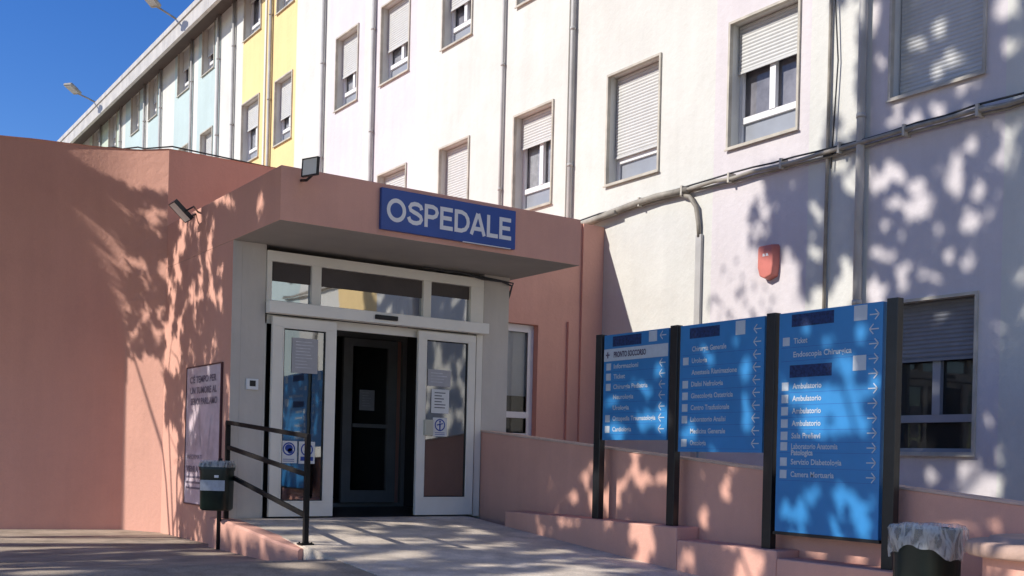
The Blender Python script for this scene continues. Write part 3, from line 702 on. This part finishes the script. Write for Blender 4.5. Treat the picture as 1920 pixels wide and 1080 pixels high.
def board(yl, yr, z0, z1, rows, navy, arrows, d0, labels):
    P_ = node('panel', ds)
    bm = NB(); box(bm, XB-.025, XB+.02, yr, yl, z0, z1); obj('plate', bm, 'board_blue', P_, bevel=.002)
    for x, z, w_, h_ in navy:
        bm = NB(); box(bm, XB-.0265, XB-.0245, yl-x-w_, yl-x, z-h_, z); obj('dark_patch', bm, 'patch_navy', P_)
    for z, s, wd, sq in rows:
        bt = NB()
        if s: textb(bt, s, .062, (XB-.025, yl-.155, z-.020), UX, UY, width=wd, bold=.0012, ext=.0022)
        obj('lettering', bt, 'board_white', P_)
        if sq: bs = NB(); box(bs, XB-.028, XB-.0245, yl-.112, yl-.043, z-.034, z+.034); obj('icon_square', bs, 'board_white', P_)
    for x, z, w_, h_ in labels: bs = NB(); box(bs, XB-.028, XB-.0245, yl-x-w_, yl-x, z-h_, z); obj('white_label', bs, 'board_white', P_)
    for z, d in arrows: bt = NB(); arrow(bt, yr+.075, z, d); obj('arrow', bt, 'board_white', P_)
    bm = NB()
    for i, (z, s, wd, sq) in enumerate(rows):
        quad(bm, [(XB-.0255, yl-.03, z-.052), (XB-.0255, yr+.03, z-.052), (XB-.0255, yr+.03, z-.0495), (XB-.0255, yl-.03, z-.0495)])
    obj('rule_lines', bm, 'sign_blue', P_)
    return P_
T = 1.93
b1 = board(8.325, 7.395, .895, T, [(1.615, 'Informazioni', .36, 1), (1.515, 'Ticket', .17, 1), (1.415, 'Chirurgia Pediatria', .50, 1), (1.315, 'Neurologia', .30, 0), (1.21, 'Urologia', .24, 0), (1.105, 'Ortopedia Traumatologia', .62, 1), (1.00, 'Cardiologia', .28, 1)],
      [(.13, T-.02, .42, .10)], [(T-.06, -1), (1.615, -1), (1.515, -1), (1.415, -1), (1.315, -1), (1.21, -1), (1.105, -1), (1.00, -1)], -1, [(.66, T-.01, .11, .10)])
bm = NB(); box(bm, XB-.029, XB-.0245, 7.40, 8.32, 1.67, 1.79); obj('white_strip', bm, 'board_white', b1)
bm = NB(); textb(bm, 'PRONTO SOCCORSO', .075, (XB-.029, 8.17, 1.705), UX, UY, width=.47, bold=.003, ext=.002)
box(bm, XB-.031, XB-.0292, 8.255, 8.27, 1.70, 1.76); box(bm, XB-.0312, XB-.0292, 8.235, 8.29, 1.724, 1.738); obj('strip_lettering', bm, 'board_ink', b1)
board(7.24, 6.235, .79, T, [(T-.22, 'Chirurgia Generale', .42, 0), (T-.325, 'Urologia', .19, 1), (T-.43, 'Anestesia Rianimazione', .55, 0), (T-.535, 'Dialisi Nefrologia', .39, 1), (T-.64, 'Ginecologia Ostetricia', .51, 1), (T-.745, 'Centro Trasfusionale', .47, 1), (T-.85, 'Laboratorio Analisi', .43, 1), (T-.955, 'Medicina Generale', .43, 0), (T-1.06, 'Oncologia', .20, 1)],
      [(.12, T-.03, .37, .095)], [(T-.10-.107*i, -1) for i in range(10)], -1, [(.68, T-.015, .11, .12)])
R3 = [(T-.235, 'Ticket', .14, 1), (T-.345, 'Endoscopia Chirurgica', .57, 0), (T-.60, 'Ambulatorio', .29, 1), (T-.70, 'Ambulatorio', .29, 1), (T-.80, 'Ambulatorio', .29, 1), (T-.90, 'Ambulatorio', .29, 1), (T-1.0, 'Sala Prelievi', .29, 1), (T-1.085, 'Laboratorio Anatomia', .46, 1), (T-1.21, 'Servizio Diabetologia', .50, 1), (T-1.31, 'Camera Mortuaria', .43, 1)]
b3 = board(6.075, 5.075, .15, T, R3, [(.13, T-.02, .42, .10), (.12, T-.43, .42, .10)], [(T-.09, 1), (T-.20, -1)]+[(T-.31-.112*i, 1) for i in range(10)], 1, [(.74, T-.01, .12, .115), (.74, T-.39, .12, .115)])
bm = NB(); textb(bm, 'Patologica', .062, (XB-.025, 6.075-.155, T-1.155), UX, UY, width=.22, bold=.0022, ext=.0022); obj('second_line', bm, 'board_white', b3)
bm = NB(); box(bm, XB-.03, XB+.03, 5.06, 6.09, .125, .149); obj('bottom_rail', bm, 'black_paint', ds)

# ------------------------------------------------------------------ railing
t = thing('handrail', (4.0, 10, 0), 'black square tube handrail with three sloping bars at the left of the ramp', 'railing')
RA, RB_ = Vector((3.885, 10.74, 0)), Vector((4.0, 9.02, 0))
for p_, z0, z1 in ((RA, -.02, 1.012), (RB_, zr(9.02), .868)):
    bm = NB(); box(bm, p_.x-.022, p_.x+.022, p_.y-.022, p_.y+.022, z0, z1-.02); obj('post', bm, 'rail_paint', t, bevel=.003)
    bm = NB(); box(bm, p_.x-.06, p_.x+.06, p_.y-.055, p_.y+.055, z0-.002, z0+.012)
    for sx in (-1, 1):
        for sy in (-1, 1): tube(bm, [(p_.x+.042*sx, p_.y+.038*sy, z0+.01), (p_.x+.042*sx, p_.y+.038*sy, z0+.024)], .008, 6)
    obj('base_plate', bm, 'rail_paint', t)
dR = (RB_-RA).normalized(); nR = Vector((-dR.y, dR.x, 0))*.019
for za, zb_ in ((.99, .846), (.735, .505), (.455, .14)):
    bm = NB(); e = .022 if za > .9 else -.022; hR = Vector((0, 0, .02))
    A_ = RA-dR*e+Vector((0, 0, za)); B_ = RB_+dR*e+Vector((0, 0, zb_))
    v = [bm.verts.new(q) for q in (A_-nR-hR, A_+nR-hR, A_+nR+hR, A_-nR+hR, B_-nR-hR, B_+nR-hR, B_+nR+hR, B_-nR+hR)]
    for f in ((0, 1, 2, 3), (7, 6, 5, 4), (0, 4, 5, 1), (1, 5, 6, 2), (2, 6, 7, 3), (3, 7, 4, 0)): bm.faces.new([v[i] for i in f])
    obj('rail', bm, 'rail_paint', t, bevel=.003, recalc=True)
# ------------------------------------------------------------------ litter bin on a post
t = thing('litter_bin', (3.70, 10.75, -.3), 'small dark green litter bin on a post in front of the poster', 'bin')
bm = NB(); tube(bm, [(3.79, 10.68, -.3), (3.79, 10.68, .62)], .022, 10); obj('post', bm, 'black_paint', t)
Mb = Matrix.Translation((3.74, 10.62, 0)) @ Matrix.Rotation(-TH-.12, 4, 'Z')
bm = NB()
for rr_, z in ((.135, .10), (.15, .13), (.155, .52)):
    pass
def rrect(hw, hd, rad, z, M, n=5):
    out = []
    for cx_, cy_, a0 in ((hw-rad, hd-rad, 0), (-hw+rad, hd-rad, 90), (-hw+rad, -hd+rad, 180), (hw-rad, -hd+rad, 270)):
        for i in range(n+1):
            a = math.radians(a0+90*i/n); out.append(M @ Vector((cx_+rad*math.cos(a), cy_+rad*math.sin(a), z)))
    return out
def shell(bm, secs, M, smooth=True):
    rings = [[bm.verts.new(p) for p in rrect(hw, hd, rad, z, M)] for hw, hd, rad, z in secs]
    n = len(rings[0])
    for a, b in zip(rings, rings[1:]):
        for k in range(n): f = bm.faces.new((a[k], a[(k+1) % n], b[(k+1) % n], b[k])); f.smooth = smooth
    return rings
r = shell(bm, [(.135, .10, .07, .10), (.15, .115, .07, .12), (.155, .12, .07, .50)], Mb); bm.faces.new(r[0][::-1]); obj('body', bm, 'bin_green', t)
bm = NB(); r = shell(bm, [(.162, .127, .07, .50), (.165, .13, .07, .55), (.15, .115, .06, .575), (.10, .08, .05, .59)], Mb); bm.faces.new(r[-1]); obj('lid', bm, 'bin_green', t)
bm = NB(); r = shell(bm, [(.167, .131, .07, .535), (.170, .134, .07, .55), (.158, .124, .07, .585), (.150, .115, .06, .60)], Mb); obj('plastic_bag', bm, 'bag_plastic', t)
bm = NB(); quad(bm, [Mb @ Vector(p) for p in ((-.125, -.1215, .30), (.13, -.1215, .30), (.13, -.1215, .405), (-.125, -.1215, .405))]); obj('label_plate', bm, 'label_plate', t)
bm = NB(); quad(bm, [Mb @ Vector(p) for p in ((.02, -.1218, .43), (.065, -.1218, .43), (.065, -.1218, .455), (.02, -.1218, .455))]); obj('sticker', bm, 'sign_white', t)
# ------------------------------------------------------------------ round bin with plastic bag
bx, by = 6.37, 4.35; zg = zr(by)
t = thing('round_bin', (bx, by, zg), 'dark green cylindrical bin lined with a clear plastic bag at the right', 'bin')
bm = NB()
lathe(bm, (bx, by), [(.19, zg), (.195, zg+.02), (.218, .29), (.222, .30), (.210, .30), (.205, .26), (.17, zg+.05)], 60, wob=lambda a, z: .005*math.cos(a*30) if z < .27 else 0)
obj('body', bm, 'bin_green', t)
rb = random.Random(3)
ph = [rb.uniform(0, 6.28) for _ in range(6)]
def wb(a, z):
    return .010*math.sin(5*a+ph[0]+z*20)+.007*math.sin(11*a+ph[1]-z*30)+.004*math.sin(23*a+ph[2])
bm = NB()
sg = 120; prof = [(.150, .02, 1), (.185, .20, 1), (.198, .27, .7), (.212, .315, .5), (.232, .322, .5), (.243, .300, .8), (.246, .24, 1), (.242, .19, 1), (.236, .14, 1)]
rings = []
for r_, z, k in prof:
    ring = []
    for i in range(sg):
        a = 2*PI*i/sg; zz = z+(.030*math.sin(2*a+1.2)+.018*math.sin(3*a+ph[3])+.012*math.sin(9*a+ph[4])) * (1 if z < .20 and r_ > .2 else (.25 if z > .28 else .3))
        rr_ = r_+wb(a, z)*k
        if r_ > .22: rr_ = max(rr_, .226)
        ring.append(bm.verts.new((bx+rr_*math.cos(a), by+rr_*math.sin(a), zz)))
    rings.append(ring)
for a, b in zip(rings, rings[1:]):
    for k in range(sg): f = bm.faces.new((a[k], a[(k+1) % sg], b[(k+1) % sg], b[k])); f.smooth = True
obj('plastic_bag', bm, 'bag_plastic', t)

# ------------------------------------------------------------------ trees left of the frame
def interp(pts, y):
    if y <= pts[0][1]: return pts[0][0]
    for (xa, ya), (xb_, yb_) in zip(pts, pts[1:]):
        if y <= yb_: return xa+(xb_-xa)*(y-ya)/(yb_-ya)
    return pts[-1][0]
FB = [(1640, -200), (1612, 0), (1590, 120), (1575, 200), (1560, 280), (1440, 325), (1450, 360), (1455, 420), (1440, 470), (1500, 500), (1500, 540), (1480, 600)]
# gaps in the foliage: (x, y, rx, ry) of the sun flecks they let through on the facade and on the boards
GAPF = [(1718,220,15,15),(1756,209,15,15),(1818,213,16,16),(1671,229,11,11),(1653,338,22,16),(1671,318,14,18),(1686,331,16,14),(1791,305,14,26),(1787,335,18,16),(1822,271,15,15),(1716,351,13,16),(1708,390,18,16),(1738,384,24,20),(1710,408,13,11),(1880,369,17,17),(1836,356,14,18),(1898,307,24,28),(1893,270,14,14),(1880,13,26,24),(1889,89,18,18),(1816,151,20,16),(1800,178,12,9),
 (1573,311,15,16),(1609,324,12,12),(1642,352,12,12),(1676,379,13,12),(1824,489,21,21),(1779,482,12,12),(1724,506,12,22),(1709,498,9,9),(1757,520,18,12),(1645,472,13,12),(1669,482,9,9),(1913,517,15,20),(1528,472,10,16),(1593,510,16,22),(1583,548,30,22),(1642,548,18,26),(1566,572,24,18),(1600,350,14,14),(1590,345,12,16),(1540,560,16,22),(1640,30,10,26),(1700,60,16,12),(1740,30,14,18),(1770,90,20,14),(1735,110,14,12),(1660,420,9,9),(1760,430,9,9),(1850,440,10,10),(1690,440,8,9),(1590,60,16,60),(1590,190,15,50),(1650,120,10,16),
 (1835,905,30,42),(1868,848,16,26),(1855,790,9,14),(1700,890,16,14),(1750,895,14,14),(1870,610,10,12),(1860,680,9,10)]
GAPB = [(1560,750,80,34),(1600,790,46,40),(1530,800,44,30),(1590,690,26,30),(1640,730,20,30),(1515,620,16,22),(1560,645,18,20),(1620,630,16,20),(1480,965,18,22),(1532,930,16,22),(1590,940,30,28),(1622,985,26,28),(1572,985,26,20),(1640,940,12,24),
 (1405,790,13,46),(1402,700,13,30),(1388,640,14,18),(1300,815,20,20),(1342,848,13,16),(1238,700,12,24),(1215,735,14,20),(1206,795,14,26),(1240,790,18,34),(1152,755,14,14),(1158,806,24,16),(1190,720,10,12),
 (985,835,15,14),(983,888,13,38),(1006,905,12,22),(1058,838,12,13),(1093,850,14,16),(1066,872,14,14),(1050,913,13,13),(1092,915,18,24),(1180,883,20,22),(1222,880,16,20),(1158,922,8,9),(1150,958,9,12),(1288,950,12,26),(1332,890,12,34),(1287,870,8,10),(1030,984,8,9),(1088,996,26,11),(1137,984,12,9),(1225,1012,24,30),(1312,1060,12,16),(1165,1000,12,12),(1440,880,10,20),
 (1760,962,50,18),(1832,958,18,22),(1500,1012,20,14),(1570,1020,22,18),(1625,1045,20,16),(1880,975,22,10),(1400,1040,24,14),(1700,1000,14,22)]
def fleck(p, fid):
    if not fid: return False
    X = XF if fid == 1 else 6.85
    q = proj(p+L*((X-p.x)/L.x))
    if not q: return False
    g = ((1.20 if q[0] < 1840 else 1.02) if fid == 1 else 1.13)*(1+.75*noise.noise(Vector((q[0]*.075, q[1]*.075, 3.3))))
    for x, y, rx, ry in (GAPF if fid == 1 else GAPB):
        if abs(q[0]-x) < rx*g and abs(q[1]-y) < ry*g and ((q[0]-x)/(rx*g))**2+((q[1]-y)/(ry*g))**2 < 1: return True
    return False
def leaves(name, clumps, size, aspect, m, root, droop=0., per=12, rad=.15, seed=1):
    rr = random.Random(seed); vs = []; fc = []
    for c in clumps:
        fid = c[2] if len(c) > 2 else 0; c, k = c[0], c[1]
        for _ in range(int(per*k)):
            d = Vector((rr.gauss(0, 1), rr.gauss(0, 1), rr.gauss(0, 1)*.9)).normalized()*rad*rr.random()**.5*(.6+.4*k)
            p = c+d
            q = proj(p)
            if q and -25 < q[0] < 1945 and -25 < q[1] < 1110: continue
            if fleck(p, fid): continue
            ax = Vector((rr.uniform(-1, 1), rr.uniform(-1, 1), rr.uniform(-1, 1)-droop)).normalized()
            u = ax.cross(Vector((rr.uniform(-1, 1), rr.uniform(-1, 1), rr.uniform(-1, 1)))).normalized()
            s = size*rr.uniform(.6, 1.25); a = ax*s; b = u*s*aspect
            i = len(vs); vs += [tuple(p-a), tuple(p-b*1.0-a*.1), tuple(p+a), tuple(p+b-a*.1)]; fc.append((i, i+1, i+2, i+3))
    me = bpy.data.meshes.new(name); me.from_pydata(vs, [], fc); me.materials.append(MATS[m]); me.update()
    o = bpy.data.objects.new(name, me); C.objects.link(o)
    if root: o.parent = root; o.location = -root.location
    return o
def hitx(p, X):
    t_ = (X-p.x)/L.x; return p+L*t_
def sample_zone(n, fn, seed):
    rr = random.Random(seed); out = []
    for _ in range(n):
        r = fn(rr)
        if r: out.append(r)
    return out
up = -L
def fbm(v, s): return noise.noise(Vector(v)*s)+.5*noise.noise(Vector(v)*s*2.3+Vector((7, 3, 1)))
# big tree: shades the facade at the right
def zone_facade(rr):
    y = rr.uniform(.5, 12.5); z = rr.uniform(.3, 11.5); p = Vector((XF, y, z)); q = proj(p)
    if not q: return None
    if q[0] < interp(FB, q[1])+rr.gauss(0, 10)+60*noise.noise(p*2.2): return None
    n_ = fbm((3.1, y, z*.85), 3.0)+.25*noise.noise(p*.7)
    inside = q[0] > 1420 and -60 < q[1] < 1000 and q[0] < 1930
    th = .34 if inside else .10
    if q[0] < 1640 and q[1] < 640: th = .27 if q[1] > 330 else .14
    if n_ > th: return None
    if q[1] > 540 and 1490 < q[0] < 1640 and rr.random() < .7: return None
    X = rr.uniform(-2.0, 1.3); s = (XF-X)/L.x
    return (p+up*s, 1., 1)
cl = sample_zone(52000, zone_facade, 11)
# twigs at the crown's edge: sparse shadows near the trunking
tw = []
def twig_line(a, b, n, seed, spread=.10):
    rr = random.Random(seed); a = Vector(a); b = Vector(b); X = rr.uniform(-.8, .2)
    pts = []
    for i in range(n):
        u = i/(n-1.); p = a.lerp(b, u)+Vector((0, rr.uniform(-spread, spread), rr.uniform(-spread, spread)))
        s = (XF-X)/L.x; tw.append((p+up*s, .35)); pts.append(a.lerp(b, u)+up*s)
    return pts
tp = [twig_line((XF, 9.75, 2.3), (XF, 10.35, 3.35), 16, 5), twig_line((XF, 9.9, 2.5), (XF, 10.75, 2.9), 12, 6), twig_line((XF, 9.5, 2.4), (XF, 9.85, 3.1), 10, 7)]
T2 = thing('broad_tree', (-9.2, 15.4, -.3), 'large dark green broadleaf tree standing left of the entrance', 'tree', 'trees left of the entrance')
leaves('crown', cl+tw, .062, .65, 'leaf_green', T2, 0, 8, .10, 21)
def trunk_to(root, base, targets, r0, seed, fk=None):
    rr = random.Random(seed); bm = NB(); base = Vector(base)
    top = sum((Vector(t_) for t_ in targets), Vector())/len(targets); fork = base.lerp(top, .5); fork.x = base.x*.7+top.x*.3; fork.y = base.y*.7+top.y*.3
    if fk: fork = fk
    P_ = [base, base.lerp(fork, .35)+Vector((.12, -.08, 0)), base.lerp(fork, .7)+Vector((-.08, .1, 0)), fork]
    tube(bm, P_, r0, 14, radii=[r0*1.35, r0, r0*.85, r0*.7])
    bmL = NB()
    for t_ in targets:
        t_ = Vector(t_); m1 = fork.lerp(t_, .35)+Vector((rr.uniform(-.3, .3), rr.uniform(-.3, .3), .35)); m2 = fork.lerp(t_, .7)+Vector((rr.uniform(-.3, .3), rr.uniform(-.3, .3), .25))
        tube(bmL, [fork-Vector((0, 0, .15)), m1, m2, t_], .1, 8, radii=[r0*.4, r0*.25, r0*.14, r0*.04])
        for _ in range(3):
            e = m2+Vector((rr.uniform(-1, 1), rr.uniform(-1, 1), rr.uniform(-.4, .8)))*.9
            tube(bmL, [m2, m2.lerp(e, .5)+Vector((0, 0, .1)), e], .02, 6, radii=[r0*.18, r0*.1, r0*.03])
    obj('trunk', bm, 'bark', root); obj('limb', bmL, 'bark', root)
rr = random.Random(4); tg = [cl[rr.randrange(len(cl))][0] for _ in range(14)]
tg = [v for v in tg if v.z > 9.5 or v.y > 12.5]
trunk_to(T2, (-9.2, 15.4, -.3), tg, .26, 5, Vector((-7.0, 14.6, 9.3)))
# nearer tree with drooping twigs: shades the pink side wall, the fascia and the poster
def zone_side(rr):
    y = rr.uniform(9.1, 13.9); z = rr.uniform(-.3, 3.7)
    if y < 13.07: p = Vector((XV, y, z))
    else:
        u = (y-13.07)/.83*.56; p = Vector((Cn.x+dB.x*u*1.6, Cn.y+dB.y*u*1.6, z))
    if y < 9.55 or (y < 10.85 and z < 2.85): return None
    q = proj(p)
    x_, y_ = q
    dens = 0.
    if x_ < 130: return None
    if y_ < 640:
        top = interp([(0, 0), (1, 1)], 0)
        lim = 285+max(0, min(1, (x_-130)/110.))*60 if x_ < 240 else 345+(x_-240)*.25
        if y_ < lim: return None
        dens = .85
        if 333 < x_ < 380 and y_ < 450: dens = .25
        if 235 < x_ < 335 and 500 < y_ < 640: dens = .5
        if 160 < x_ < 235 and 390 < y_ < 440: dens = .25
        if x_ > 380: dens = 1.
    elif y_ < 800:
        if x_ > 330+30*noise.noise(p*3): dens = .75 if y_ < 690 else .55
        if 310 < x_ < 345 and 700 < y_ < 790: dens = .8
        if x_ < 310 and 640 < y_ < 665: dens = .5
    else:
        if x_ > 335: dens = .6 if x_ < 400 else .85
    n_ = fbm((p.x, p.y*1.2, p.z*.85), 4.2)-(.3 if x_ > 400 and y_ < 480 else 0)
    if rr.random() > dens: return None
    if n_ > (.20 if x_ > 380 else (.13 if x_ > 240 else .06)): return None
    if (y-9.39)**2+(z-3.45)**2 < .04: return None
    X = rr.uniform(-1.9, 1.1); s = (p.x-X)/L.x
    return (p+up*s, 1.)
c1 = sample_zone(13000, zone_side, 31)
# boards, parapet, ledge
def zone_boards(rr):
    y = rr.uniform(2.5, 10.3); z = rr.uniform(-.4, 1.98); p = Vector((6.85, y, z)); q = proj(p)
    n_ = fbm((1.7, y*1.0, z*.75), 1.9)
    th = -.06
    if z > .75 and y > 6.2: th = -.12
    if 5.0 < y < 6.2: th = -.34 if .65 < z < 1.45 else (-.20 if z < .6 else -.08)
    th = .30
    if n_ > th: return None
    if y > 10.1: return None
    X = rr.uniform(-1.8, 1.0); s = (6.85-X)/L.x
    return (p+up*s, 1., 2)
c3 = sample_zone(24000, zone_boards, 41)
# ground: ramp and street
def zone_ground(rr):
    x = rr.uniform(-3.5, 6.7); y = rr.uniform(-1.5, 11.2)
    if x < 3.9 and y > 11.6: return None
    z = zr(y) if x > 3.95 else zs(y); p = Vector((x, y, z)); q = proj(p)
    if not q or q[1] > 1160 or q[0] < -150: return None
    if x < 3.95:
        # sunlit strip in front of the pink wall
        if q and q[1] < 1018+(360-q[0])*.045: return None
    n_ = fbm((x*.45, y*1.8, 5.), 2.2)
    if n_ > (-.02 if x > 3.95 else .24) or (x > 3.95 and rr.random() < .35): return None
    s = rr.uniform(12, 14.5)
    return (p+up*s, 1.)
c4 = sample_zone(40000, zone_ground, 51)
T1 = thing('weeping_tree', (-1.9, 14.2, -.3), 'smaller tree with drooping twigs beside the curved pink wall', 'tree', 'trees left of the entrance')
leaves('crown', c1, .05, .4, 'leaf_olive', T1, .9, 11, .07, 22)
rr = random.Random(9); tg = [c1[rr.randrange(len(c1))][0] for _ in range(9)]
trunk_to(T1, (-1.9, 14.2, -.3), tg, .10, 6)
T3 = thing('spreading_tree', (-7.5, 7.0, -.3), 'wide spreading green tree shading the ramp from the left', 'tree', 'trees left of the entrance')
leaves('crown', c3+c4, .065, .62, 'leaf_green', T3, 0, 7, .10, 23)
rr = random.Random(10); tg = [(c3+c4)[rr.randrange(len(c3+c4))][0] for _ in range(14)]
trunk_to(T3, (-7.5, 7.0, -.3), tg, .22, 7)
